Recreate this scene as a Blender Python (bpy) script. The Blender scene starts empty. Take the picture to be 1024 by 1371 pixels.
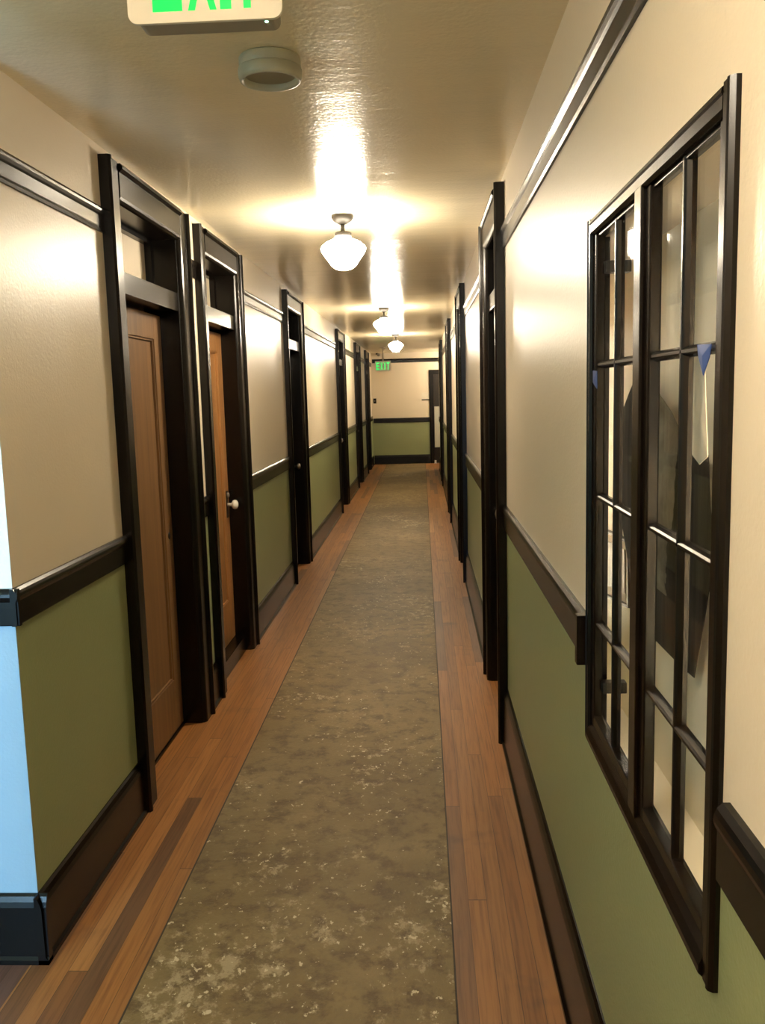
import bpy, bmesh, math, random
from mathutils import Vector, Matrix
random.seed(7)
scene = bpy.context.scene
COL = scene.collection

# ------------------------------------------------------------------ layout
XL, XR = -1.13, 0.3635          # wall faces of the hallway
ZC = 2.502                      # ceiling height
YE = 20.1                       # end wall
YC = 2.32                       # outside corner where the alcove opens on the left
YB = -2.3                       # wall behind the camera
ZRAIL = 1.05                    # paint changes colour under the chair rail
F_PX, YAW, PITCH, ROLL = 1181.43, -0.0473386, -0.1333553, -0.0264475

# ------------------------------------------------------------------ materials
def new_mat(name):
    m = bpy.data.materials.new(name); m.use_nodes = True
    nt = m.node_tree; b = nt.nodes['Principled BSDF']
    return m, nt, b

def N(nt, kind, **kw):
    n = nt.nodes.new(kind)
    for k, v in kw.items():
        setattr(n, k, v)
    return n

def setin(n, name, v):
    n.inputs[name].default_value = v

def link(nt, a, b): nt.links.new(a, b)

def mathn(nt, op, a, b=None):
    n = nt.nodes.new('ShaderNodeMath'); n.operation = op
    for i, v in enumerate((a, b)):
        if v is None: continue
        if isinstance(v, (int, float)): n.inputs[i].default_value = v
        else: nt.links.new(v, n.inputs[i])
    return n.outputs[0]

def ramp(nt, fac, stops):
    n = nt.nodes.new('ShaderNodeValToRGB')
    el = n.color_ramp.elements
    while len(el) < len(stops): el.new(0.5)
    for e, (p, c) in zip(el, stops):
        e.position = p; e.color = (*c, 1) if len(c) == 3 else c
    nt.links.new(fac, n.inputs[0])
    return n.outputs[0]

def mixc(nt, fac, a, b, blend='MIX'):
    n = nt.nodes.new('ShaderNodeMix'); n.data_type = 'RGBA'; n.blend_type = blend
    for i, v in ((0, fac), (6, a), (7, b)):
        if isinstance(v, (int, float)): n.inputs[i].default_value = v
        elif isinstance(v, tuple): n.inputs[i].default_value = (*v, 1)
        else: nt.links.new(v, n.inputs[i])
    return n.outputs[2]

def noise(nt, vec, scale, detail=2, rough=0.5):
    n = nt.nodes.new('ShaderNodeTexNoise')
    n.inputs['Scale'].default_value = scale; n.inputs['Detail'].default_value = detail
    n.inputs['Roughness'].default_value = rough
    nt.links.new(vec, n.inputs['Vector'])
    return n.outputs['Fac']

def bump(nt, b, h, strength, dist):
    n = nt.nodes.new('ShaderNodeBump'); n.inputs['Strength'].default_value = strength
    n.inputs['Distance'].default_value = dist
    nt.links.new(h, n.inputs['Height']); nt.links.new(n.outputs[0], b.inputs['Normal'])

def position(nt):
    return nt.nodes.new('ShaderNodeNewGeometry').outputs['Position']

CREAM = (0.72, 0.63, 0.49)
GREEN = (0.258, 0.292, 0.142)

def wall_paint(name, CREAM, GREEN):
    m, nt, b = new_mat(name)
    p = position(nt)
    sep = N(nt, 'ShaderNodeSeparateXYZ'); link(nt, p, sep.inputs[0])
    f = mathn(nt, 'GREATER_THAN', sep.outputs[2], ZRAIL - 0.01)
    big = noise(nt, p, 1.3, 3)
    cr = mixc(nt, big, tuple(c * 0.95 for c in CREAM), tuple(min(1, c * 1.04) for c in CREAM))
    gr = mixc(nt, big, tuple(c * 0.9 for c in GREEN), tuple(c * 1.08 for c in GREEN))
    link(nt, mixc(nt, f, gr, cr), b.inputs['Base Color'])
    setin(b, 'Roughness', 0.36); setin(b, 'Specular IOR Level', 0.45)
    fine = noise(nt, p, 120, 2)
    coarse = noise(nt, p, 26, 2)
    bump(nt, b, mathn(nt, 'ADD', fine, mathn(nt, 'MULTIPLY', coarse, 0.5)), 0.26, 0.003)
    return m

def plain_paint(name, col, rough=0.36, bscale=110, bstr=0.3, bdist=0.003, var=0.05, spec=0.5, streak=False):
    m, nt, b = new_mat(name)
    p = position(nt)
    big = noise(nt, p, 1.7, 3)
    link(nt, mixc(nt, big, tuple(c * (1 - var) for c in col), tuple(min(1, c * (1 + var)) for c in col)), b.inputs['Base Color'])
    setin(b, 'Roughness', rough); setin(b, 'Specular IOR Level', spec)
    if bstr:
        h = noise(nt, p, bscale, 2)
        if streak:   # trowelled waves across the hallway
            mp = N(nt, 'ShaderNodeMapping'); mp.inputs['Scale'].default_value = (0.7, 4.0, 1); link(nt, p, mp.inputs[0])
            h = mathn(nt, 'ADD', h, mathn(nt, 'MULTIPLY', noise(nt, mp.outputs[0], 1.0, 3), 5.0))
        bump(nt, b, h, bstr, bdist)
    return m

def dark_wood(name, col=(0.0034, 0.0021, 0.0014), rough=0.26):
    m, nt, b = new_mat(name)
    p = position(nt)
    mp = N(nt, 'ShaderNodeMapping'); mp.inputs['Scale'].default_value = (60, 60, 3); link(nt, p, mp.inputs[0])
    g = noise(nt, mp.outputs[0], 1.0, 3)
    link(nt, mixc(nt, g, tuple(c * 0.7 for c in col), tuple(c * 1.45 for c in col)), b.inputs['Base Color'])
    setin(b, 'Roughness', rough); setin(b, 'Specular IOR Level', 0.27)
    bump(nt, b, g, 0.12, 0.001)
    return m

def fir_wood(name, col):
    m, nt, b = new_mat(name)
    p = position(nt)
    mp = N(nt, 'ShaderNodeMapping'); mp.inputs['Scale'].default_value = (28, 28, 1.2); link(nt, p, mp.inputs[0])
    g = noise(nt, mp.outputs[0], 1.0, 4, 0.6)
    mp2 = N(nt, 'ShaderNodeMapping'); mp2.inputs['Scale'].default_value = (150, 150, 4); link(nt, p, mp2.inputs[0])
    g2 = noise(nt, mp2.outputs[0], 1.0, 3)
    c = ramp(nt, g, [(0.25, tuple(x * 0.62 for x in col)), (0.5, col), (0.75, tuple(x * 1.3 for x in col))])
    c = mixc(nt, mathn(nt, 'MULTIPLY', g2, 0.4), c, tuple(x * 0.6 for x in col))
    link(nt, c, b.inputs['Base Color'])
    setin(b, 'Roughness', 0.42)
    bump(nt, b, g2, 0.1, 0.001)
    return m

def plank_floor(name, tints, w=0.0575, blen=1.7):
    m, nt, b = new_mat(name)
    p = position(nt)
    sep = N(nt, 'ShaderNodeSeparateXYZ'); link(nt, p, sep.inputs[0])
    u = mathn(nt, 'DIVIDE', sep.outputs[0], w)
    row = mathn(nt, 'FLOOR', u)
    wn = N(nt, 'ShaderNodeTexWhiteNoise', noise_dimensions='1D'); link(nt, row, wn.inputs['W'])
    off = mathn(nt, 'MULTIPLY', wn.outputs['Value'], 7.3)
    v = mathn(nt, 'ADD', mathn(nt, 'DIVIDE', sep.outputs[1], blen), off)
    bd = mathn(nt, 'FLOOR', v)
    cmb = N(nt, 'ShaderNodeCombineXYZ'); link(nt, row, cmb.inputs[0]); link(nt, bd, cmb.inputs[1])
    wn2 = N(nt, 'ShaderNodeTexWhiteNoise', noise_dimensions='3D'); link(nt, cmb.outputs[0], wn2.inputs['Vector'])
    c = ramp(nt, wn2.outputs['Value'], tints)
    # grain, shifted from board to board
    sh = N(nt, 'ShaderNodeVectorMath', operation='MULTIPLY_ADD')
    link(nt, wn2.outputs['Color'], sh.inputs[0]); sh.inputs[1].default_value = (9, 9, 9); link(nt, p, sh.inputs[2])
    mp = N(nt, 'ShaderNodeMapping'); mp.inputs['Scale'].default_value = (95, 3.2, 1); link(nt, sh.outputs[0], mp.inputs[0])
    g = noise(nt, mp.outputs[0], 1.0, 4, 0.6)
    c = mixc(nt, 1.0, c, ramp(nt, g, [(0.3, (0.62, 0.58, 0.55)), (0.55, (1, 1, 1)), (0.8, (1.0, 0.98, 0.94))]), 'MULTIPLY')
    # worn dark patches
    wp = noise(nt, p, 2.6, 4, 0.65)
    c = mixc(nt, ramp(nt, wp, [(0.60, (0, 0, 0)), (0.74, (0.55, 0.55, 0.55))]), c, (0.06, 0.032, 0.018))
    # seams
    fu = mathn(nt, 'FRACT', u); fv = mathn(nt, 'FRACT', v)
    s1 = mathn(nt, 'LESS_THAN', fu, 0.035); s2 = mathn(nt, 'LESS_THAN', fv, 0.0025)
    sm = mathn(nt, 'MAXIMUM', s1, s2)
    c = mixc(nt, mathn(nt, 'MULTIPLY', sm, 0.7), c, (0.03, 0.015, 0.008))
    link(nt, c, b.inputs['Base Color'])
    setin(b, 'Roughness', 0.46); setin(b, 'Specular IOR Level', 0.35)
    bump(nt, b, mathn(nt, 'SUBTRACT', mathn(nt, 'MULTIPLY', g, 0.25), sm), 0.25, 0.0015)
    return m

def worn_subfloor():
    m, nt, b = new_mat('worn_tan_subfloor')
    p = position(nt)
    n1 = noise(nt, p, 1.6, 5, 0.6); n2 = noise(nt, p, 11, 6, 0.7); n3 = noise(nt, p, 60, 4, 0.7)
    c = ramp(nt, n1, [(0.30, (0.130, 0.088, 0.036)), (0.5, (0.178, 0.126, 0.055)), (0.70, (0.235, 0.170, 0.080))])
    c = mixc(nt, ramp(nt, n2, [(0.38, (0.85, 0.85, 0.85)), (0.52, (0, 0, 0))]), c, (0.092, 0.058, 0.026))
    c = mixc(nt, ramp(nt, n3, [(0.30, (0.5, 0.5, 0.5)), (0.50, (0, 0, 0)), (0.60, (0, 0, 0)), (0.8, (0.5, 0.5, 0.5))]), c, (0.14, 0.10, 0.052))
    mpp = N(nt, 'ShaderNodeMapping'); mpp.inputs['Location'].default_value = (7.3, 2.1, 4.4); mpp.inputs['Scale'].default_value = (1, 0.8, 1); link(nt, p, mpp.inputs[0])
    n4 = noise(nt, mpp.outputs[0], 19, 6, 0.74)
    wide = noise(nt, mpp.outputs[0], 1.5, 3, 0.6)
    specks = mathn(nt, 'ADD', n4, mathn(nt, 'MULTIPLY', mathn(nt, 'SUBTRACT', wide, 0.5), 0.55))
    c = mixc(nt, ramp(nt, specks, [(0.605, (0, 0, 0)), (0.71, (0.8, 0.8, 0.8))]), c, (0.38, 0.31, 0.195))
    n5 = noise(nt, mpp.outputs[0], 48, 3, 0.6)
    dots = mathn(nt, 'ADD', n5, mathn(nt, 'MULTIPLY', mathn(nt, 'SUBTRACT', wide, 0.5), 0.25))
    c = mixc(nt, ramp(nt, dots, [(0.67, (0, 0, 0)), (0.71, (0.9, 0.9, 0.9))]), c, (0.58, 0.50, 0.35))
    link(nt, c, b.inputs['Base Color'])
    setin(b, 'Roughness', 0.55); setin(b, 'Specular IOR Level', 0.3)
    bump(nt, b, mathn(nt, 'ADD', n2, mathn(nt, 'ADD', n3, n4)), 0.5, 0.004)
    return m

def flat(name, col, rough=0.5, metal=0.0, spec=0.5, var=0.06, vscale=25):
    m, nt, b = new_mat(name)
    p = position(nt)
    link(nt, mixc(nt, noise(nt, p, vscale, 3), tuple(c * (1 - var) for c in col), tuple(min(1, c * (1 + var)) for c in col)), b.inputs['Base Color'])
    setin(b, 'Roughness', rough); setin(b, 'Metallic', metal); setin(b, 'Specular IOR Level', spec)
    return m

def glow(name, col, strength):
    m, nt, b = new_mat(name)
    setin(b, 'Base Color', (*[0.15 * c for c in col], 1)); setin(b, 'Roughness', 0.3)
    setin(b, 'Emission Color', (*col, 1)); setin(b, 'Emission Strength', strength)
    return m

def thin_glass(name, gloss=1.0):
    m, nt, b = new_mat(name)
    out = nt.nodes['Material Output']
    nt.nodes.remove(b)
    t = N(nt, 'ShaderNodeBsdfTransparent'); t.inputs[0].default_value = (0.985, 0.99, 0.985, 1)
    g = N(nt, 'ShaderNodeBsdfGlossy'); g.inputs['Roughness'].default_value = 0.03
    # Schlick reflectance from the angle to the pane, the same for both faces
    ge = N(nt, 'ShaderNodeNewGeometry')
    dt = N(nt, 'ShaderNodeVectorMath', operation='DOT_PRODUCT')
    link(nt, ge.outputs['Incoming'], dt.inputs[0]); link(nt, ge.outputs['Normal'], dt.inputs[1])
    c = mathn(nt, 'SUBTRACT', 1.0, mathn(nt, 'ABSOLUTE', dt.outputs['Value']))
    fr = mathn(nt, 'ADD', mathn(nt, 'MULTIPLY', mathn(nt, 'POWER', c, 5.0), 0.26), 0.02)
    mx = N(nt, 'ShaderNodeMixShader')
    link(nt, fr, mx.inputs[0]); link(nt, t.outputs[0], mx.inputs[1]); link(nt, g.outputs[0], mx.inputs[2])
    link(nt, mx.outputs[0], out.inputs[0])
    return m

def photo_print(name, seed, dark, light, scale, lo, hi):
    m, nt, b = new_mat(name)
    p = position(nt)
    mp = N(nt, 'ShaderNodeMapping'); mp.inputs['Location'].default_value = (seed, seed * 1.7, seed * 0.3)
    mp.inputs['Scale'].default_value = (1, 1.0, 0.45); link(nt, p, mp.inputs[0])
    n = noise(nt, mp.outputs[0], scale, 5, 0.6)
    link(nt, ramp(nt, n, [(lo, dark), (hi, light)]), b.inputs['Base Color'])
    setin(b, 'Roughness', 0.4)
    return m

def poster_print():
    # dark sheet with one pale worn band running down it
    m, nt, b = new_mat('dark_poster_print')
    p = position(nt)
    sep = N(nt, 'ShaderNodeSeparateXYZ'); link(nt, p, sep.inputs[0])
    n = noise(nt, p, 9, 5, 0.65)
    mp = N(nt, 'ShaderNodeMapping'); mp.inputs['Scale'].default_value = (1, 22, 2.5); link(nt, p, mp.inputs[0])
    st = noise(nt, mp.outputs[0], 1, 4, 0.6)
    yy = mathn(nt, 'ADD', sep.outputs[1], mathn(nt, 'MULTIPLY', mathn(nt, 'SUBTRACT', n, 0.5), 0.12))
    yy = mathn(nt, 'ADD', yy, mathn(nt, 'MULTIPLY', mathn(nt, 'SUBTRACT', sep.outputs[2], 1.30), 0.18))
    band = ramp(nt, yy, [(0.0, (0, 0, 0)), (1.0, (1, 1, 1))])
    a = mathn(nt, 'GREATER_THAN', yy, 1.70); c_ = mathn(nt, 'LESS_THAN', yy, 1.885)
    hi = mathn(nt, 'GREATER_THAN', sep.outputs[2], 1.19)
    f = mathn(nt, 'MULTIPLY', mathn(nt, 'MULTIPLY', a, c_), hi)
    dk = ramp(nt, st, [(0.35, (0.012, 0.010, 0.008)), (0.7, (0.055, 0.047, 0.036))])
    lt = ramp(nt, n, [(0.3, (0.10, 0.085, 0.06)), (0.7, (0.30, 0.265, 0.20))])
    link(nt, mixc(nt, mathn(nt, 'MULTIPLY', f, 0.9), dk, lt), b.inputs['Base Color'])
    setin(b, 'Roughness', 0.85); setin(b, 'Specular IOR Level', 0.08)
    return m

M = {}
M['wall'] = wall_paint('cream_over_green_wall_paint', CREAM, GREEN)
M['wall_alcove'] = wall_paint('pale_alcove_wall', (0.70, 0.68, 0.60), (0.24, 0.34, 0.40))  # lower part pale blue where the hallway walls are green
M['ceiling'] = plain_paint('semi_gloss_ceiling_paint', (0.80, 0.71, 0.51), rough=0.19, bscale=66, bstr=0.27, bdist=0.004, spec=0.11, streak=True)
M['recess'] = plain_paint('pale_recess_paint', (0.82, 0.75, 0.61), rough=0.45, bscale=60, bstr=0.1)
M['soffit'] = plain_paint('soffit_with_shade_tone', (0.30, 0.26, 0.20), rough=0.4, bstr=0.1)  # taupe carries the shade under the top of the recess
M['transom'] = plain_paint('painted_transom_panel', (0.66, 0.57, 0.44), rough=0.45, bstr=0.1)
M['trim'] = dark_wood('dark_stained_trim')
M['dark_door'] = dark_wood('dark_stained_door', (0.010, 0.007, 0.005), 0.3)
M['dark_glass'] = flat('dark_green_transom_glass', (0.012, 0.018, 0.013), 0.15)
M['fir'] = fir_wood('unfinished_fir', (0.20, 0.105, 0.042))
M['fir2'] = fir_wood('orange_fir', (0.36, 0.175, 0.062))
M['floor'] = plank_floor('fir_strip_flooring', [(0.0, (0.125, 0.060, 0.026)), (0.14, (0.16, 0.070, 0.025)), (0.22, (0.235, 0.097, 0.027)), (0.5, (0.305, 0.128, 0.034)), (0.8, (0.255, 0.112, 0.033)), (1.0, (0.37, 0.17, 0.052))])
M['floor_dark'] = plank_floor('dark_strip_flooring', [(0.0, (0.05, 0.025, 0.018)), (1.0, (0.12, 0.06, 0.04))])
M['runner'] = worn_subfloor()
M['seam'] = flat('dark_seam', (0.03, 0.02, 0.012), 0.7)
M['bronze'] = flat('aged_bronze', (0.009, 0.0075, 0.0055), 0.55, 0.0, spec=0.15)
M['black_metal'] = flat('black_metal', (0.012, 0.011, 0.010), 0.4, 0.4)
M['porcelain'] = flat('white_porcelain', (0.75, 0.72, 0.65), 0.15)
M['nickel'] = flat('dull_nickel', (0.35, 0.32, 0.28), 0.35, 1.0)
M['plastic'] = flat('off_white_plastic', (0.72, 0.66, 0.54), 0.4)
M['plastic_grey'] = flat('aged_white_plastic', (0.42, 0.42, 0.33), 0.45)
M['plastic_shade_tone'] = flat('housing_with_shade_tone', (0.30, 0.26, 0.19), 0.5)  # darkened to put the shade of the sign's underside into the colour
M['grille'] = flat('recess_with_shade_tone', (0.30, 0.28, 0.21), 0.6)
M['green'] = glow('green_exit_letters', (0.0, 1.0, 0.13), 0.50)
M['led'] = glow('green_indicator', (0.30, 1.0, 0.55), 12)
LAMP = glow('lit_milk_glass', (1.0, 0.86, 0.65), 88)
M['lamp'] = LAMP
M['tube'] = glow('added_tube_glow', (1.0, 0.86, 0.63), 22)  # added tubes that brighten the window recess
M['glass'] = thin_glass('window_glass')
M['paper'] = flat('white_paper', (0.78, 0.72, 0.60), 0.6)
M['tape'] = flat('blue_masking_tape', (0.022, 0.062, 0.25), 0.55)
M['poster'] = poster_print()
M['photo'] = photo_print('monochrome_photo_print', 3.1, (0.02, 0.017, 0.013), (0.40, 0.35, 0.27), 14, 0.42, 0.6)
M['photo2'] = photo_print('dark_photo_print', 9.4, (0.015, 0.012, 0.01), (0.10, 0.085, 0.065), 14, 0.4, 0.7)
M['white'] = flat('white_enamel', (0.7, 0.68, 0.62), 0.4)
M['grey_panel'] = flat('pale_grey_panel', (0.42, 0.42, 0.36), 0.5)

# ------------------------------------------------------------------ mesh helpers
class MB:
    """collects shapes in world coordinates; build() links them as one mesh object"""
    def __init__(self): self.bm = bmesh.new()

    def box(self, x0, x1, y0, y1, z0, z1, bev=0.0):
        x0, x1 = sorted((x0, x1)); y0, y1 = sorted((y0, y1)); z0, z1 = sorted((z0, z1))
        t = bmesh.new()
        bmesh.ops.create_cube(t, size=1)
        for v in t.verts:
            v.co = Vector(((x0 + x1) / 2 + v.co.x * (x1 - x0), (y0 + y1) / 2 + v.co.y * (y1 - y0), (z0 + z1) / 2 + v.co.z * (z1 - z0)))
        if bev: bmesh.ops.bevel(t, geom=t.edges[:], offset=bev, segments=2, affect='EDGES', profile=0.7)
        self._add(t); return self

    def _add(self, t, mat=None):
        bmesh.ops.recalc_face_normals(t, faces=t.faces[:])
        if mat is not None: bmesh.ops.transform(t, matrix=mat, verts=t.verts[:])
        me = bpy.data.meshes.new('tmp'); t.to_mesh(me); t.free()
        self.bm.from_mesh(me); bpy.data.meshes.remove(me)

    def prism(self, prof, fn, a, b):
        """closed profile swept from parameter a to b; fn(p, q, t) gives the world point"""
        t = bmesh.new()
        r0 = [t.verts.new(fn(p, q, a)) for p, q in prof]
        r1 = [t.verts.new(fn(p, q, b)) for p, q in prof]
        n = len(prof)
        for i in range(n):
            t.faces.new((r0[i], r0[(i + 1) % n], r1[(i + 1) % n], r1[i]))
        t.faces.new(r0); t.faces.new(r1[::-1])
        self._add(t); return self

    def lathe(self, prof, centre, axis='Z', seg=40):
        """(radius, height) profile turned about an axis through centre"""
        t = bmesh.new(); rings = []
        for r, h in prof:
            if r < 1e-5: rings.append([t.verts.new((0, 0, h))])
            else: rings.append([t.verts.new((r * math.cos(2 * math.pi * k / seg), r * math.sin(2 * math.pi * k / seg), h)) for k in range(seg)])
        for A, B in zip(rings, rings[1:]):
            if len(A) == 1 and len(B) == 1: continue
            for k in range(seg):
                k2 = (k + 1) % seg
                if len(A) == 1: t.faces.new((A[0], B[k], B[k2]))
                elif len(B) == 1: t.faces.new((A[k], A[k2], B[0]))
                else: t.faces.new((A[k], A[k2], B[k2], B[k]))
        m = Matrix.Translation(centre)
        if axis == 'X': m = m @ Matrix.Rotation(math.pi / 2, 4, 'Y')
        if axis == '-X': m = m @ Matrix.Rotation(-math.pi / 2, 4, 'Y')
        if axis == '-Y': m = m @ Matrix.Rotation(math.pi / 2, 4, 'X')
        for f in t.faces: f.smooth = True
        self._add(t, m); return self

    def sheet(self, pts, thick, bow=0.0, axis_x=True):
        """a thin solid sheet from an outline of (x, y, z) points, facing -x"""
        t = bmesh.new()
        c = sum((Vector(p) for p in pts), Vector()) / len(pts)
        fr = [t.verts.new(p) for p in pts]; bk = [t.verts.new((p[0] + thick, p[1], p[2])) for p in pts]
        cf = t.verts.new((c.x - bow, c.y, c.z)); cb = t.verts.new((c.x - bow + thick, c.y, c.z))
        n = len(pts)
        for i in range(n):
            j = (i + 1) % n
            t.faces.new((fr[i], fr[j], cf)); t.faces.new((bk[j], bk[i], cb)); t.faces.new((fr[j], fr[i], bk[i], bk[j]))
        self._add(t); return self

    def build(self, name, mat, parent=None, smooth=False):
        loc = Vector((0, 0, 0))
        p = parent
        while p is not None:
            loc += p.location; p = p.parent
        vs = self.bm.verts[:]
        if parent is None:
            xs = [v.co.x for v in vs]; ys = [v.co.y for v in vs]; zs = [v.co.z for v in vs]
            own = Vector(((min(xs) + max(xs)) / 2, (min(ys) + max(ys)) / 2, min(zs)))
        else: own = Vector((0, 0, 0))
        for v in vs: v.co -= loc + own
        me = bpy.data.meshes.new(name); self.bm.to_mesh(me); self.bm.free()
        if smooth:
            for f in me.polygons: f.use_smooth = True
        o = bpy.data.objects.new(name, me); COL.objects.link(o)
        me.materials.append(mat)
        o.location = own
        if parent is not None: o.parent = parent
        return o

def tag(o, label=None, cat=None, group=None, kind=None):
    if label: o['label'] = label
    if cat: o['category'] = cat
    if group: o['group'] = group
    if kind: o['kind'] = kind
    return o

def empty(name, loc, label=None, cat=None, group=None, kind=None):
    o = bpy.data.objects.new(name, None); o.empty_display_size = 0.1
    COL.objects.link(o); o.location = loc
    return tag(o, label, cat, group, kind)

def struct(o, label=None, cat=None): return tag(o, label, cat, kind='structure')

# ------------------------------------------------------------------ doors list (outer casing edges along y)
LEFT = [(3.22, 4.31), (4.52, 5.57), (7.36, 8.42), (11.85, 12.93), (15.05, 16.15), (17.75, 18.8)]
RIGHT = [(3.87, 4.90), (7.32, 8.33), (10.75, 11.75), (15.05, 16.0)]
CW, CT = 0.14, 0.03               # casing width and thickness
HEAD = 2.468                      # top of casings
OPEN_Z = 2.335                    # top of openings
REC = 0.16                        # depth of recess behind wall face

# ------------------------------------------------------------------ shell
def side_wall(name, xw, s, y0, y1, doors, label):
    """s = +1 when the hallway lies towards +x of the wall face"""
    mb = MB()
    back = xw - s * 0.34
    mb.box(back, xw - s * (REC + 0.03), y0, y1, 0, ZC)
    y = y0
    for a, b in doors:
        oa, ob = a + CW - 0.005, b - CW + 0.005
        mb.box(xw - s * (REC + 0.03), xw, y, oa, 0, ZC)
        mb.box(xw - s * (REC + 0.03), xw, oa, ob, OPEN_Z, ZC)
        y = ob
    mb.box(xw - s * (REC + 0.03), xw, y, y1, 0, ZC)
    return struct(mb.build(name, M['wall']), label, 'wall')

side_wall('wall_left', XL, 1, YC + 0.003, YE, LEFT, 'cream and green left hallway wall with a row of dark doors')

# right wall: solid stretch with the glazed recess, then doors
W0, W1, WZ0, WZ1 = 1.082, 1.895, 0.856, 1.915       # opening of the wall window
CAV0, CAV1, CAVX, CAVZ0, CAVZ1 = 0.86, 3.15, 0.50, 0.77, 1.915
mb = MB()
mb.box(XR, XR + 0.016, YB, W0, 0, ZC); mb.box(XR, XR + 0.016, W1, CAV1, 0, ZC)
mb.box(XR, XR + 0.016, W0, W1, 0, WZ0); mb.box(XR, XR + 0.016, W0, W1, WZ1, ZC)
mb.box(XR + 0.016, XR + 0.34, YB, CAV0, 0, ZC)
mb.box(XR + 0.016, XR + 0.34, CAV0, CAV1, 0, CAVZ0); mb.box(XR + 0.016, XR + 0.34, CAV0, CAV1, CAVZ1, ZC)
mb.box(CAVX + 0.02, XR + 0.34, CAV0, CAV1, CAVZ0, CAVZ1)
y = CAV1
for a, b in RIGHT:
    oa, ob = a + CW - 0.005, b - CW + 0.005
    mb.box(XR, XR + REC + 0.03, y, oa, 0, ZC); mb.box(XR, XR + REC + 0.03, oa, ob, OPEN_Z, ZC); y = ob
YR = 18.5                                        # right wall stops, hallway turns right
mb.box(XR, XR + REC + 0.03, y, YR, 0, ZC)
mb.box(XR + REC + 0.03, XR + 0.34, CAV1, YR, 0, ZC)
struct(mb.build('wall_right', M['wall']), 'cream and green right hallway wall holding the black paned window', 'wall')

mb = MB().box(-1.6, 1.6, YE, YE + 0.15, 0, ZC)
struct(mb.build('wall_end', M['wall']), 'cream and green wall closing the far end of the hallway', 'wall')
struct(MB().box(1.45, 1.6, YR, YE, 0, ZC).build('wall_turn', M['wall']), 'wall of the side passage at the far right corner', 'wall')
struct(MB().box(XR + 0.34, 1.6, YR - 0.1, YR, 0, ZC).build('wall_passage', M['wall']), 'wall of the passage behind the right hallway wall', 'wall')
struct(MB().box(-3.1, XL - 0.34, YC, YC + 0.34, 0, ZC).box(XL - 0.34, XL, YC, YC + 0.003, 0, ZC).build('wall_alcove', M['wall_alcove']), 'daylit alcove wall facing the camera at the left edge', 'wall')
struct(MB().box(-3.25, -3.1, YB, YC + 0.34, 0, ZC).build('wall_far_left', M['wall']), 'outer wall of the side alcove', 'wall')
struct(MB().box(XL - 0.15, XL, YB, 1.15, 0, ZC).build('added_partition', M['wall']), 'added unseen partition keeping alcove daylight off the hallway', 'wall')  # added out of view to block alcove daylight from the right wall
# wall behind the camera, with the alcove's daylight window
AW0, AW1, AWZ0, AWZ1 = -2.75, -1.55, 0.75, 2.2
mb = MB()
mb.box(-3.1, AW0, YB - 0.15, YB, 0, ZC); mb.box(AW1, XR + 0.34, YB - 0.15, YB, 0, ZC)
mb.box(AW0, AW1, YB - 0.15, YB, 0, AWZ0); mb.box(AW0, AW1, YB - 0.15, YB, AWZ1, ZC)
struct(mb.build('wall_back', M['wall']), 'wall behind the camera with the alcove window', 'wall')

struct(MB().box(-3.25, 1.6, YB - 0.15, YE + 0.15, ZC, ZC + 0.12).build('ceiling', M['ceiling']), 'glossy cream ceiling running the length of the hallway', 'ceiling')
struct(MB().box(-1.156, 1.6, YB - 0.15, YE + 0.15, -0.12, 0).box(-1.5, -1.156, YC + 0.1, YE + 0.15, -0.12, 0).build('floor', M['floor']), 'orange brown strip wood floor along both sides of the hallway', 'floor')
struct(MB().box(-3.25, -1.156, YB - 0.15, YC + 0.1, -0.12, 0).box(-3.25, -1.5, YC + 0.1, YC + 0.34, -0.12, 0).build('floor_alcove', M['floor_dark']), 'dark wood alcove floor at the bottom left corner', 'floor')

# worn strip down the middle
mb = MB().box(-0.812, 0.058, YB + 0.02, YE - 0.02, 0, 0.003, 0.001)
rn = mb.build('floor_runner', M['runner'])
tag(rn, 'worn tan strip with white specks down the middle of the wood floor', 'runner')
MB().box(-0.818, -0.812, YB + 0.02, YE - 0.02, 0, 0.0015).build('edge_seam', M['seam'], rn)
MB().box(0.058, 0.063, YB + 0.02, YE - 0.02, 0, 0.0015).build('edge_seam', M['seam'], rn)

# ------------------------------------------------------------------ running trim
CHAIR = [(0, 0.995), (0.012, 0.995), (0.015, 0.999), (0.015, 1.062), (0.018, 1.068), (0.020, 1.076), (0.019, 1.084), (0.016, 1.091), (0.009, 1.098), (0, 1.098)]
PICT = [(0, 2.195), (0.008, 2.195), (0.011, 2.203), (0.009, 2.212), (0.009, 2.250), (0.013, 2.256), (0.017, 2.264), (0.018, 2.272), (0.015, 2.279), (0.009, 2.283), (0, 2.283)]
def base_prof(h): return [(0, 0), (0.030, 0), (0.030, 0.014), (0.022, 0.022), (0.020, h - 0.035), (0.016, h - 0.020), (0.010, h - 0.006), (0.004, h), (0, h)]
BASEL, BASER = base_prof(0.205), base_prof(0.262)

def run_y(prof, xw, s, a, b):
    return MB().prism(prof, lambda d, z, t: (xw + s * d, t, z), a, b)
def run_x(prof, yw, s, a, b):
    return MB().prism(prof, lambda d, z, t: (t, yw + s * d, z), a, b)

ntrim = [0]
def trim(mb, label):
    ntrim[0] += 1
    return struct(mb.build('trim_%d' % ntrim[0], M['trim']), label, 'trim')

def gaps(y0, y1, doors):
    out, y = [], y0
    for a, b in doors:
        if a - y > 0.02: out.append((y, a))
        y = b
    if y1 - y > 0.02: out.append((y, y1))
    return out

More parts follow.
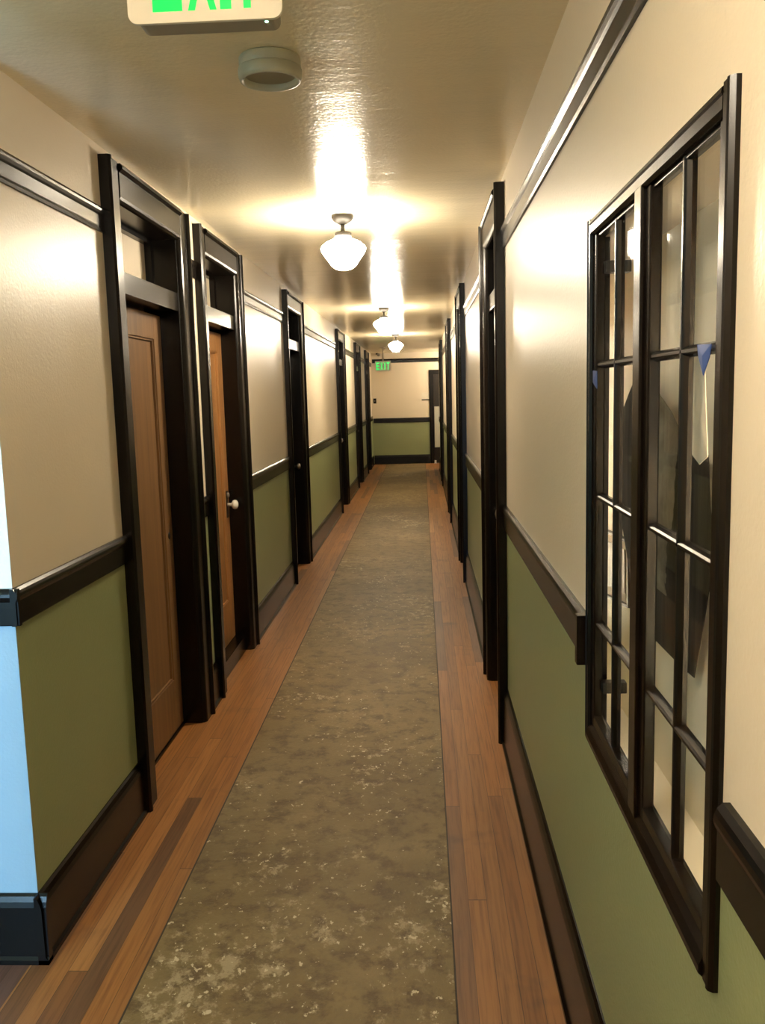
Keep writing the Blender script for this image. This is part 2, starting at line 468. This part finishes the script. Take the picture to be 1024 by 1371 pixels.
ordn = ['first', 'second', 'third', 'fourth', 'fifth', 'sixth', 'seventh']
def gap_name(i, n, side):
    if side == 'left':
        return 'before the nearest left door' if i == 0 else ('between the %s and %s left doors' % (ordn[i - 1], ordn[i]) if i < n - 1 else 'past the last left door')
    return None
GL = gaps(YC, YE, LEFT)
for i, (a, b) in enumerate(GL):
    nm = gap_name(i, len(GL), 'left')
    a0 = a - 0.020 if i == 0 else a
    trim(run_y(CHAIR, XL, 1, a0, b), 'dark chair rail ' + nm)
    trim(run_y(PICT, XL, 1, a - 0.018 if i == 0 else a, b), 'dark picture rail ' + nm)
    struct(run_y(BASEL, XL, 1, a - 0.03 if i == 0 else a, b).build('baseboard_left', M['trim']), 'dark baseboard ' + nm, 'baseboard')
# returns round the outside corner onto the alcove wall
trim(run_x(CHAIR, YC, -1, -3.1, XL + 0.020), 'dark chair rail on the daylit alcove wall')
trim(run_x(PICT, YC, -1, -3.1, XL + 0.018), 'dark picture rail on the daylit alcove wall')
struct(run_x(BASEL, YC, -1, -3.1, XL + 0.03).build('baseboard_alcove', M['trim']), 'dark baseboard under the daylit alcove wall', 'baseboard')

GR = gaps(YB, YR, RIGHT)
rn_names = ['between the paned window and the nearest right door', 'between the first and second right doors', 'between the second and third right doors', 'between the third and fourth right doors', 'past the last right door']
for i, (a, b) in enumerate(GR):
    nm = rn_names[i]
    if i == 0:
        mb = run_y(CHAIR, XR, -1, 1.925, b)
        mb.box(XR - 0.030, XR, 1.922, 1.950, 0.988, 1.101, 0.003)
        trim(mb, 'dark chair rail ' + nm)
        trim(run_y(CHAIR, XR, -1, a, 1.03), 'dark chair rail on the near side of the paned window')
    else:
        trim(run_y(CHAIR, XR, -1, a, b), 'dark chair rail ' + nm)
    trim(run_y(PICT, XR, -1, a, b), 'dark picture rail ' + ('above the paned window' if i == 0 else nm))
    struct(run_y(BASER, XR, -1, a, b).build('baseboard_right', M['trim']), 'dark baseboard ' + ('below the paned window' if i == 0 else nm), 'baseboard')

# end wall trim (sits a little lower / higher there)
dz = lambda prof, k: [(d, z + k) for d, z in prof]
trim(run_x(dz(CHAIR, -0.055), YE, -1, XL + 0.03, 0.17), 'dark chair rail across the far end wall')
trim(run_x(dz(PICT, 0.085), YE, -1, XL + 0.03, 1.45), 'dark picture rail across the far end wall')
struct(run_x(base_prof(0.205), YE, -1, XL + 0.03, 0.17).build('baseboard_end', M['trim']), 'dark baseboard across the far end wall', 'baseboard')

# ------------------------------------------------------------------ doors
CASING = [(0, 0), (0, 0.036), (0.010, 0.044), (0.020, 0.044), (0.027, 0.036), (0.030, CT), (0.118, CT), (0.128, CT - 0.004), (0.136, CT - 0.012), (CW, CT - 0.020), (CW, 0)]

def make_door(idx, xw, s, y0, y1, label, leaf_mat, panel_mat, transom_mat, hardware=None, sill=False):
    X = lambda d: xw + s * d
    root = empty('door_%d' % idx, (xw, (y0 + y1) / 2, 0), label, 'door', kind='structure')
    i0, i1 = y0 + CW, y1 - CW
    MB().prism(CASING, lambda u, d, t: (X(d), y0 + u, t), 0, HEAD).build('side_casing', M['trim'], root)
    MB().prism(CASING, lambda u, d, t: (X(d), y1 - u, t), 0, HEAD).build('side_casing', M['trim'], root)
    MB().prism(CASING, lambda u, d, t: (X(d), t, HEAD - u), i0 - 0.006, i1 + 0.006).build('head_casing', M['trim'], root)
    # jamb lining: two sides and the head
    jt = 0.02
    MB().box(X(CT - 0.022), X(-REC), i0 - jt, i0 + 0.004, 0, OPEN_Z, 0.002).build('jamb', M['trim'], root)
    MB().box(X(CT - 0.022), X(-REC), i1 - 0.004, i1 + jt, 0, OPEN_Z, 0.002).build('jamb', M['trim'], root)
    MB().box(X(CT - 0.022), X(-REC), i0, i1, OPEN_Z - 0.004, OPEN_Z + 0.02, 0.002).build('head_jamb', M['trim'], root)
    j0, j1 = i0 + 0.004, i1 - 0.004
    MB().box(X(0.004), X(-REC), j0, j1, 2.005, 2.088, 0.004).build('transom_bar', M['trim'], root)
    # transom: stop frame and panel
    mb = MB()
    zt0, zt1 = 2.088, OPEN_Z - 0.004
    mb.box(X(-0.105), X(-REC), j0, j0 + 0.022, zt0, zt1); mb.box(X(-0.105), X(-REC), j1 - 0.022, j1, zt0, zt1)
    mb.box(X(-0.105), X(-REC), j0 + 0.022, j1 - 0.022, zt0, zt0 + 0.022); mb.box(X(-0.105), X(-REC), j0 + 0.022, j1 - 0.022, zt1 - 0.022, zt1)
    tf = mb.build('transom_frame', M['trim'], root)
    MB().box(X(-0.135), X(-0.15), j0 + 0.015, j1 - 0.015, zt0 + 0.015, zt1 - 0.015).build('transom_panel', transom_mat, tf)
    # leaf: stiles, rails and the sunk panel
    f, bk = -0.085, -0.125
    l0, l1, b0, t0 = j0 + 0.003, j1 - 0.003, (0.10 if sill else 0.012), 1.985
    st = 0.112
    mb = MB()
    mb.box(X(f), X(bk), l0, l0 + st, b0, t0, 0.003); mb.box(X(f), X(bk), l1 - st, l1, b0, t0, 0.003)
    mb.box(X(f), X(bk), l0 + st, l1 - st, t0 - 0.112, t0, 0.003); mb.box(X(f), X(bk), l0 + st, l1 - st, b0, b0 + 0.25, 0.003)
    leaf = mb.build('door_leaf', leaf_mat, root)
    mb = MB()
    p0, p1, q0, q1 = l0 + st - 0.008, l1 - st + 0.008, b0 + 0.242, t0 - 0.104
    mb.box(X(f - 0.016), X(bk + 0.008), p0, p1, q0, q1)
    mb.box(X(f - 0.006), X(f - 0.016), p0 + 0.006, p0 + 0.016, q0, q1); mb.box(X(f - 0.006), X(f - 0.016), p1 - 0.016, p1 - 0.006, q0, q1)
    mb.box(X(f - 0.006), X(f - 0.016), p0, p1, q0 + 0.006, q0 + 0.016); mb.box(X(f - 0.006), X(f - 0.016), p0, p1, q1 - 0.016, q1 - 0.006)
    MB_panel = mb.build('door_panel', panel_mat, leaf)
    if sill:
        MB().box(X(-0.02), X(-REC), j0, j1, 0, 0.098, 0.004).build('sill_board', M['trim'], root)
    else:
        MB().box(X(-0.075), X(-REC), j0, j1, 0, 0.010, 0.002).build('threshold', M['trim'], root)
    ky = l1 - 0.058
    if hardware == 'knob':
        plate = MB().box(X(f), X(f + 0.004), ky - 0.024, ky + 0.024, 0.865, 1.03, 0.003).build('escutcheon', M['black_metal'], leaf)
        kn = MB().lathe([(0.0, 0.0), (0.011, 0.0), (0.010, 0.022), (0.014, 0.028), (0.026, 0.034), (0.030, 0.046), (0.026, 0.058), (0.014, 0.065), (0.0, 0.067)], (X(f + 0.004), ky, 0.945), 'X' if s > 0 else '-X', 28)
        o = kn.build('door_knob', M['porcelain'], leaf); o['label'] = 'white porcelain knob'
        MB().lathe([(0.0, 0.0), (0.016, 0.0), (0.015, 0.010), (0.008, 0.014), (0.0, 0.014)], (X(f + 0.004), ky, 1.005), 'X' if s > 0 else '-X', 20).build('lock_cylinder', M['nickel'], leaf)
    elif hardware == 'keyhole':
        MB().lathe([(0.0, 0.0), (0.017, 0.0), (0.016, 0.003), (0.0, 0.003)], (X(f), ky, 0.955), 'X' if s > 0 else '-X', 20).build('bore_cover', M['black_metal'], leaf)
    elif hardware == 'dark_knob':
        MB().box(X(f), X(f + 0.004), ky - 0.024, ky + 0.024, 0.865, 1.03, 0.003).build('escutcheon', M['black_metal'], leaf)
        MB().lathe([(0.0, 0.0), (0.011, 0.0), (0.010, 0.022), (0.026, 0.034), (0.030, 0.046), (0.024, 0.060), (0.0, 0.066)], (X(f + 0.004), ky, 0.945), 'X' if s > 0 else '-X', 24).build('door_knob', M['nickel'], leaf)
    return root

dl = [('nearest left door, unfinished brown wood leaf in a wide dark frame', M['fir'], M['fir'], M['transom'], 'keyhole', False),
      ('second left door, orange wood leaf with a white knob and dark sill', M['fir2'], M['fir2'], M['transom'], 'knob', True),
      ('third left door, all dark leaf with a dark transom', M['dark_door'], M['dark_door'], M['dark_glass'], 'dark_knob', False),
      ('fourth left door, dark frame beyond the second ceiling lamp', M['dark_door'], M['dark_door'], M['dark_glass'], 'dark_knob', False),
      ('fifth left door, narrow dark frame short of the far green exit sign', M['dark_door'], M['dark_door'], M['dark_glass'], 'dark_knob', False),
      ('last left door, dark frame at the far end wall', M['dark_door'], M['dark_door'], M['dark_glass'], None, False)]
for i, ((a, b), d) in enumerate(zip(LEFT, dl)):
    make_door(i + 1, XL, 1, a, b, *d)
dr = ['nearest right door, tall dark frame just past the black paned window', 'second right door, dark frame beyond the nearest right door', 'third right door, thin dark frame beyond the second right door', 'last right door, dark frame at the far right corner']
for i, ((a, b), d) in enumerate(zip(RIGHT, dr)):
    make_door(i + 7, XR, -1, a, b, d, M['dark_door'], M['dark_door'], M['dark_glass'], 'dark_knob' if i == 0 else None, False)

# door in the end wall at the right corner
dd = empty('door_11', (0.62, YE, 0), 'low dark door in the far end wall, at its right corner', 'door', kind='structure')
ex0, ex1, ez = 0.175, 1.10, 2.10
EC = [(0, 0), (0, 0.032), (0.015, 0.036), (0.022, 0.026), (0.085, 0.024), (0.092, 0.014), (0.092, 0)]
MB().prism(EC, lambda u, d, t: (ex0 + u, YE - d, t), 0, ez).build('side_casing', M['trim'], dd)
MB().prism(EC, lambda u, d, t: (ex1 - u, YE - d, t), 0, ez).build('side_casing', M['trim'], dd)
MB().prism(EC, lambda u, d, t: (t, YE - d, ez - u), ex0 + 0.088, ex1 - 0.088).build('head_casing', M['trim'], dd)
lf = MB().box(ex0 + 0.092, ex1 - 0.092, YE - 0.016, YE - 0.001, 0.01, ez - 0.092, 0.003).build('door_leaf', M['dark_door'], dd)
o = MB().box(ex0 + 0.105, ex1 - 0.18, YE - 0.022, YE - 0.015, 0.36, 1.28, 0.003).build('door_panel', M['grey_panel'], lf); o['label'] = 'pale grey lower panel'

# ------------------------------------------------------------------ glazed window in the right wall
win = empty('window_1', (XR, 1.43, WZ0), 'black wood window of two sashes with small panes in the right wall', 'window', kind='structure')
o0, o1, oz0, oz1 = 1.055, 1.922, 0.828, 1.943
WC = [(0, 0), (0, 0.006), (0.004, 0.012), (0.010, 0.013), (0.013, 0.011), (0.028, 0.011), (0.033, 0.006), (0.033, -0.030), (0.028, -0.030), (0.028, 0)]
xw = XR
MB().prism(WC, lambda u, d, t: (xw - d, o0 + u, t), oz0, oz1).build('side_casing', M['trim'], win)
MB().prism(WC, lambda u, d, t: (xw - d, o1 - u, t), oz0, oz1).build('side_casing', M['trim'], win)
MB().prism(WC, lambda u, d, t: (xw - d, t, oz1 - u), o0 + 0.031, o1 - 0.031).build('head_casing', M['trim'], win)
SILL = [(0, 0), (0, 0.010), (0.006, 0.016), (0.016, 0.016), (0.030, 0.010), (0.042, 0.000), (0.042, -0.030), (0.030, -0.030), (0.030, 0)]
MB().prism(SILL, lambda u, d, t: (xw - d, t, oz0 + u), o0 + 0.031, o1 - 0.031).build('sill', M['trim'], win)
MB().box(xw - 0.011, xw + 0.016, 1.464, 1.512, oz0 + 0.03, oz1 - 0.025, 0.004).build('centre_mullion', M['trim'], win)
rows = [1.098, 1.373, 1.647]
gx0, gx1 = xw + 0.010, xw + 0.013
for (a, b) in ((1.088, 1.462), (1.514, 1.889)):
    z0, z1 = oz0 + 0.042, oz1 - 0.033
    x0, x1 = xw - 0.004, xw + 0.016
    s_ = 0.026
    mb = MB()
    mb.box(x0, x1, a, a + s_, z0, z1, 0.003); mb.box(x0, x1, b - s_, b, z0, z1, 0.003)
    mb.box(x0, x1, a + s_, b - s_, z0, z0 + 0.022, 0.003); mb.box(x0 + 0.004, x1, a + s_, b - s_, z1 - 0.006, z1, 0.001)
    sash = mb.build('sash', M['trim'], win)
    mid = (a + b) / 2 - 0.004
    # vertical and horizontal glazing bars with a rounded face
    BAR = [(-0.011, 0.015), (-0.011, 0.008), (-0.007, 0.002), (-0.003, -0.001), (0.003, -0.001), (0.007, 0.002), (0.011, 0.008), (0.011, 0.015)]
    MB().prism(BAR, lambda u, d, t: (xw + d, mid + u, t), z0 + 0.018, z1 - 0.001).build('muntin', M['trim'], sash)
    for r in rows:
        HB = [(u * 0.72, d) for u, d in BAR]
        MB().prism(HB, lambda u, d, t: (xw + d, t, r + u), a + s_ - 0.003, b - s_ + 0.003).build('muntin', M['trim'], sash)
    MB().box(gx0, gx1, a + 0.01, b - 0.01, z0 + 0.01, z1 - 0.01).build('glass_pane', M['glass'], sash)
# short blocks that hold the far sash off the recess, top and bottom
for zc in (1.842, 0.960):
    MB().box(xw + 0.012, xw + 0.064, 1.845, 1.872, zc - 0.012, zc + 0.012, 0.003).build('support_block', M['black_metal'], win)
# recess behind the glass: painted back, soffit and ledge
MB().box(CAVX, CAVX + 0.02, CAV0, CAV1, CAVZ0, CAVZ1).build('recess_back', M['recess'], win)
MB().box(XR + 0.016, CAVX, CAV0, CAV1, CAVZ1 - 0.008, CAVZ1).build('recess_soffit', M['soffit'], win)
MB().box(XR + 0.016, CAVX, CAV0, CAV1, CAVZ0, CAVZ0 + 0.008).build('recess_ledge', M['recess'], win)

# slim warm tubes added out of view at the recess ends to brighten it
tb = MB().lathe([(0.0, 0.0), (0.009, 0.0), (0.009, 0.92), (0.0, 0.92)], (XR + 0.045, 2.78, 0.86), seg=16).build('added_fill_tube', M['tube'], win)
MB().box(XR + 0.033, XR + 0.057, 2.768, 2.792, 0.778, 0.862, 0.003).build('added_tube_base', M['black_metal'], tb)
tb = MB().lathe([(0.0, 0.0), (0.009, 0.0), (0.009, 0.92), (0.0, 0.92)], (XR + 0.050, 0.93, 0.86), seg=16).build('added_fill_tube', M['tube'], win)
MB().box(XR + 0.038, XR + 0.062, 0.918, 0.942, 0.778, 0.862, 0.003).build('added_tube_base', M['black_metal'], tb)

# ------------------------------------------------------------------ things hung inside the window
PX = 0.478
k = PX / 0.45
P = [(1.853, 1.642), (1.748, 1.600), (1.619, 1.550), (1.529, 1.497), (1.415, 1.490), (1.386, 1.347), (1.381, 1.315), (1.425, 1.20), (1.462, 1.110), (1.53, 1.106), (1.752, 1.104), (1.90, 1.16), (2.03, 1.31), (2.085, 1.42), (2.068, 1.516), (1.949, 1.592)]
pts = [(PX, y * k, 1.6 + (z - 1.6) * k) for y, z in P]
po = MB().sheet(pts, 0.0015, 0.012).build('poster', M['poster'])
tag(po, 'large dark torn poster with a pale band hanging behind the window glass', 'poster')
pn = MB().sheet([(0.40, 1.354, 1.655), (0.40, 1.285, 1.652), (0.40, 1.281, 1.621), (0.40, 1.260, 1.500), (0.40, 1.296, 1.486), (0.40, 1.344, 1.502)], 0.001, 0.004).build('paper_strip', M['paper'])
tag(pn, 'pointed white paper strip in the near sash, over the dark poster', 'paper strip')
pn = MB().sheet([(0.40, 2.118, 1.645), (0.40, 1.933, 1.640), (0.40, 1.939, 1.363), (0.40, 1.987, 1.353), (0.40, 2.02, 1.372), (0.40, 2.10, 1.55)], 0.001, 0.004).build('paper_strip', M['paper'])
tag(pn, 'tapering white paper strip in the far sash, at the left end of the window', 'paper strip')
tx = xw - 0.0045
t1 = MB().sheet([(tx - 0.0016, 1.178, 1.652), (tx - 0.0016, 1.122, 1.650), (tx - 0.0016, 1.128, 1.634), (tx - 0.0016, 1.151, 1.612), (tx - 0.0016, 1.172, 1.636)], 0.001, 0.002).build('masking_tape', M['tape'])
tag(t1, 'pointed bit of blue tape on the bar of the near sash', 'tape')
t2 = MB().sheet([(tx - 0.0016, 1.880, 1.636), (tx - 0.0016, 1.838, 1.634), (tx - 0.0016, 1.836, 1.598), (tx - 0.0016, 1.858, 1.604), (tx - 0.0016, 1.880, 1.612)], 0.001, 0.002).build('masking_tape', M['tape'])
tag(t2, 'bit of blue tape on the far left stile of the window', 'tape')

def hung_frame(name, q, label, mat, mat_w, bar):
    """picture on the recess back: q = four (y, z) corners far-top, far-bottom, near-bottom, near-top"""
    cx = sum(p[0] for p in q) / 4; cz = sum(p[1] for p in q) / 4
    root = empty(name, (CAVX - 0.003, cx, cz), label, 'picture')
    inset = lambda w: [(cx + (y - cx) * (1 - w), cz + (z - cz) * (1 - w)) for y, z in q]
    qi = inset(bar)
    mb = MB()
    for i in range(4):
        j = (i + 1) % 4
        pts = [(q[i], qi[i]), (q[j], qi[j])]
        t = bmesh.new()
        A = [t.verts.new((CAVX - 0.014, *p)) for p in (q[i], q[j], qi[j], qi[i])]
        B = [t.verts.new((CAVX - 0.001, *p)) for p in (q[i], q[j], qi[j], qi[i])]
        t.faces.new(A); t.faces.new(B[::-1])
        for a_ in range(4):
            b_ = (a_ + 1) % 4
            t.faces.new((A[b_], A[a_], B[a_], B[b_]))
        mb._add(t)
    mb.build('picture_frame', M['black_metal'], root)
    MB().sheet([(CAVX - 0.005, y, z) for y, z in qi], 0.003).build('mount', M['paper'], root)
    qm = inset(mat_w)
    MB().sheet([(CAVX - 0.008, y, z) for y, z in qm], 0.002).build('print', mat, root)
    return root
hung_frame('framed_photograph', [(2.46, 1.215), (2.48, 1.025), (2.10, 1.072), (2.11, 1.235)], 'small framed photograph with a white mount, low behind the far sash', M['photo'], 0.34, 0.07)
hung_frame('framed_print', [(2.29, 1.315), (2.27, 1.245), (2.10, 1.262), (2.11, 1.325)], 'tiny dark print above the framed photograph behind the far sash', M['photo2'], 0.22, 0.1)

# ------------------------------------------------------------------ ceiling lamps
def make_lamp(x, y, label):
    root = empty('ceiling_lamp', (x, y, ZC), label, 'lamp', 'schoolhouse lamps along the hallway ceiling')
    c = (x, y, ZC)
    MB().lathe([(0.0, 0.0), (0.056, 0.0), (0.058, -0.006), (0.056, -0.016), (0.047, -0.030), (0.030, -0.040), (0.018, -0.047), (0.0, -0.047)], c).build('canopy', M['bronze'], root)
    MB().lathe([(0.0, -0.046), (0.011, -0.046), (0.009, -0.060), (0.012, -0.078), (0.022, -0.086), (0.0, -0.086)], c, seg=24).build('stem', M['bronze'], root)
    MB().lathe([(0.0, -0.085), (0.040, -0.085), (0.044, -0.092), (0.044, -0.104), (0.041, -0.107), (0.0, -0.107)], c).build('shade_holder', M['bronze'], root)
    g = MB().lathe([(0.038, -0.106), (0.040, -0.114), (0.058, -0.122), (0.088, -0.136), (0.109, -0.153), (0.115, -0.166), (0.112, -0.178), (0.100, -0.197), (0.084, -0.218), (0.072, -0.236), (0.060, -0.252), (0.044, -0.264), (0.022, -0.271), (0.0, -0.273)], c)
    g.build('glass_shade', M['lamp'], root)
    return root
LX = -0.383
lamp = make_lamp(LX, 4.62, 'nearest schoolhouse ceiling lamp with white glass shade')
def copy_thing(o, loc, label):
    c = o.copy(); COL.objects.link(c); c.location = loc; c['label'] = label
    for ch in o.children:
        d = ch.copy(); COL.objects.link(d); d.parent = c
    return c
copy_thing(lamp, (LX, 9.56, ZC), 'middle schoolhouse ceiling lamp, second in the row of lamps')
copy_thing(lamp, (LX, 13.85, ZC), 'farthest schoolhouse ceiling lamp, before the green exit sign')
copy_thing(lamp, (LX, 0.30, ZC), 'schoolhouse ceiling lamp over the near end of the hallway')
copy_thing(lamp, (0.80, 19.3, ZC), 'schoolhouse ceiling lamp in the side passage past the right wall')

# ------------------------------------------------------------------ exit signs
def text_mesh(ch):
    cu = bpy.data.curves.new('letter', 'FONT'); cu.body = ch; cu.extrude = 0.02; cu.offset = 0.03
    o = bpy.data.objects.new('letter_tmp', cu); COL.objects.link(o)
    dg = bpy.context.evaluated_depsgraph_get(); dg.update()
    me = bpy.data.meshes.new_from_object(o.evaluated_get(dg))
    bpy.data.objects.remove(o); bpy.data.curves.remove(cu)
    return me

def rounded_plate(x0, x1, z0, z1, yf, yb, r):
    mb = MB(); pts = []
    for cx, cz, a0 in ((x1 - r, z1 - r, 0), (x0 + r, z1 - r, 90), (x0 + r, z0 + r, 180), (x1 - r, z0 + r, 270)):
        for q in range(7):
            a = math.radians(a0 + q * 15); pts.append((cx + r * math.cos(a), cz + r * math.sin(a)))
    mb.prism(pts, lambda x, z, t: (x, t, z), yf, yb)
    return mb

def exit_sign(x0, x1, z0, z1, yf, depth, spans, zb, zt, label, led=None, mount='ceiling'):
    root = empty('exit_sign', ((x0 + x1) / 2, yf, z1), label, 'sign', 'green EXIT signs')
    rounded_plate(x0, x1, z0, z1, yf, yf + 0.008, min(0.018, (x1 - x0) * 0.07)).build('face_plate', M['plastic'], root)
    rounded_plate(x0 + 0.012, x1 - 0.012, z0 + 0.002, z1 - 0.004, yf + 0.008, yf + depth, 0.014).build('housing', M['plastic_shade_tone'], root)
    for ch, (a, b) in zip('EXIT', spans):
        me = text_mesh(ch)
        xs = [v.co.x for v in me.vertices]; ys = [v.co.y for v in me.vertices]
        for v in me.vertices:
            u = (v.co.x - min(xs)) / (max(xs) - min(xs)); w = (v.co.y - min(ys)) / (max(ys) - min(ys))
            v.co = Vector((a + u * (b - a) - root.location.x, (-0.0012 if v.co.z > 0 else 0.002), zb + w * (zt - zb) - root.location.z))
        me.name = 'letter'
        o = bpy.data.objects.new('letter', me); COL.objects.link(o); me.materials.append(M['green']); o.parent = root
        o['label'] = 'glowing green letter ' + ch
    if led: MB().lathe([(0.0, 0.0), (0.0035, 0.0), (0.0035, -0.005), (0.0, -0.007)], led, seg=12).build('indicator_light', M['led'], root)
    if mount == 'ceiling':
        MB().lathe([(0, 0), (0.05, 0), (0.048, -0.012), (0.012, -0.016), (0.012, z1 - ZC), (0, z1 - ZC)], ((x0 + x1) / 2, yf + depth / 2, ZC), seg=24).build('ceiling_mount', M['plastic'], root)
    return root
exit_sign(-0.538, -0.246, 2.302, 2.497, 1.75, 0.062, [(-0.490, -0.434), (-0.423, -0.369), (-0.362, -0.341), (-0.338, -0.284)], 2.3215, 2.470,
          'large white sign with green EXIT letters at the top edge, on the near ceiling', led=(-0.279, 1.77, 2.309), mount='none')
exit_sign(-0.905, -0.590, 2.035, 2.240, 17.6, 0.05, [(-0.882, -0.822), (-0.805, -0.745), (-0.722, -0.700), (-0.680, -0.615)], 2.062, 2.212,
          'small distant green EXIT sign hanging before the far end wall', mount='ceiling')

# smoke detector
sx, sy = -0.390, 2.50
sd = empty('smoke_detector', (sx, sy, ZC), 'round off white smoke detector on the ceiling behind the near sign', 'smoke detector')
MB().lathe([(0.0, 0.0), (0.080, 0.0), (0.083, -0.004), (0.083, -0.026), (0.081, -0.029), (0.0, -0.029)], (sx, sy, ZC), seg=48).build('base', M['plastic_grey'], sd)
MB().lathe([(0.0, -0.028), (0.084, -0.028), (0.086, -0.032), (0.085, -0.052), (0.081, -0.060), (0.074, -0.061), (0.070, -0.055), (0.069, -0.044)], (sx, sy, ZC), seg=48).build('cover', M['plastic_grey'], sd)
MB().lathe([(0.0, -0.045), (0.030, -0.046), (0.060, -0.045), (0.0705, -0.044)], (sx, sy, ZC), seg=48).build('grille', M['grille'], sd)
MB().lathe([(0.0, 0.0), (0.004, 0.0), (0.003, -0.003), (0.0, -0.004)], (sx - 0.067, sy - 0.03, ZC - 0.0595), seg=12).build('indicator_light', M['white'], sd)

# ------------------------------------------------------------------ small fixtures at the far end
e = empty('emergency_light', (-0.97, YE, 2.45), 'small dark fixture on the end wall above the picture rail', 'light fixture')
MB().box(-1.01, -0.955, YE - 0.05, YE, 2.47, 2.60, 0.006).build('wall_plate', M['black_metal'], e)
MB().lathe([(0.0, 0.0), (0.022, 0.0), (0.030, 0.03), (0.034, 0.06), (0.0, 0.064)], (-0.945, YE - 0.03, 2.462), '-Y', 20).build('lamp_head', M['nickel'], e)
wp = empty('wall_notice', (0.12, YE, 1.44), 'pale notice plate on the end wall by the corner door', 'notice')
MB().box(0.0, 0.225, YE - 0.008, YE, 1.45, 1.60, 0.002).build('plate', M['plastic'], wp)
MB().box(0.0, 0.225, YE - 0.010, YE, 1.425, 1.447, 0.002).build('lower_bar', M['bronze'], wp)
ts = empty('dark_wall_fixture', (-1.06, YE, 1.38), 'small dark fixture on the left part of the far end wall', 'wall_fixture')  # unidentified dark spot, built as a plate with a small nub
MB().box(-1.095, -1.025, YE - 0.008, YE, 1.38, 1.495, 0.003).build('plate', M['bronze'], ts)
MB().box(-1.066, -1.054, YE - 0.022, YE - 0.007, 1.428, 1.450, 0.003).build('nub', M['nickel'], ts)
ds = empty('door_stop', (0.285, YE - 0.10, 0), 'small white stop on the floor before the corner door', 'door stop')
MB().lathe([(0.0, 0.0), (0.030, 0.0), (0.030, 0.012), (0.020, 0.020), (0.019, 0.045), (0.0, 0.050)], (0.285, YE - 0.10, 0.0), seg=20).build('base', M['white'], ds)
MB().lathe([(0.0, 0.046), (0.024, 0.046), (0.026, 0.060), (0.018, 0.072), (0.0, 0.074)], (0.285, YE - 0.10, 0.0), seg=20).build('bumper', M['white'], ds)

# ------------------------------------------------------------------ alcove window (daylight), behind the camera to the left
aw = empty('window_2', ((AW0 + AW1) / 2, YB, AWZ0), 'alcove window letting in blue daylight', 'window', kind='structure')
mb = MB()
mb.box(AW0, AW0 + 0.05, YB - 0.10, YB - 0.05, AWZ0, AWZ1); mb.box(AW1 - 0.05, AW1, YB - 0.10, YB - 0.05, AWZ0, AWZ1)
mb.box(AW0 + 0.05, AW1 - 0.05, YB - 0.10, YB - 0.05, AWZ0, AWZ0 + 0.05); mb.box(AW0 + 0.05, AW1 - 0.05, YB - 0.10, YB - 0.05, AWZ1 - 0.05, AWZ1)
mb.box(AW0 + 0.05, AW1 - 0.05, YB - 0.10, YB - 0.05, (AWZ0 + AWZ1) / 2 - 0.02, (AWZ0 + AWZ1) / 2 + 0.02)
fr = mb.build('window_frame', M['trim'], aw)
MB().box(AW0 + 0.04, AW1 - 0.04, YB - 0.078, YB - 0.074, AWZ0 + 0.04, AWZ1 - 0.04).build('glass_pane', M['glass'], fr)
MB().box(AW0 - 0.05, AW1 + 0.05, YB - 0.05, YB + 0.06, AWZ0 - 0.03, AWZ0, 0.004).build('sill', M['trim'], aw)

# sky light through that window
w = bpy.data.worlds.new('sky'); scene.world = w; w.use_nodes = True
bg = w.node_tree.nodes['Background']; bg.inputs[0].default_value = (0.36, 0.66, 1.0, 1); bg.inputs[1].default_value = 48.0
pl = bpy.data.lights.new('window_portal', 'AREA'); pl.shape = 'RECTANGLE'; pl.size = AW1 - AW0; pl.size_y = AWZ1 - AWZ0
pl.cycles.is_portal = True
po_ = bpy.data.objects.new('window_portal', pl); COL.objects.link(po_)
po_.location = ((AW0 + AW1) / 2, YB - 0.02, (AWZ0 + AWZ1) / 2); po_.rotation_euler = (math.radians(90), 0, 0)
po_['kind'] = 'helper'

# ------------------------------------------------------------------ camera
cy, sy_ = math.cos(YAW), math.sin(YAW); cp, sp = math.cos(PITCH), math.sin(PITCH); cr, sr = math.cos(ROLL), math.sin(ROLL)
fwd = Vector((sy_ * cp, cy * cp, sp)); right = Vector((cy, -sy_, 0)); up = right.cross(fwd)
r2 = cr * right + sr * up; u2 = -sr * right + cr * up
cam = bpy.data.cameras.new('camera'); co = bpy.data.objects.new('camera', cam); COL.objects.link(co)
cam.sensor_fit = 'VERTICAL'; cam.sensor_height = 36.0; cam.lens = 36.0 * F_PX / 1371.0
cam.clip_start = 0.02; cam.clip_end = 200
mt = Matrix((( r2.x, u2.x, -fwd.x, 0.0), (r2.y, u2.y, -fwd.y, 0.0), (r2.z, u2.z, -fwd.z, 1.6), (0, 0, 0, 1)))
co.matrix_world = mt
scene.camera = co

# ------------------------------------------------------------------ look
vs = scene.view_settings
scene.display_settings.display_device = 'sRGB'
vs.view_transform = 'Standard'; vs.look = 'None'; vs.exposure = 0.95; vs.gamma = 1.0; vs.use_curve_mapping = False
scene.cycles.max_bounces = 10; scene.cycles.diffuse_bounces = 6; scene.cycles.glossy_bounces = 5; scene.cycles.transparent_max_bounces = 12
scene.cycles.sample_clamp_indirect = 8
scene.cycles.use_denoising = True
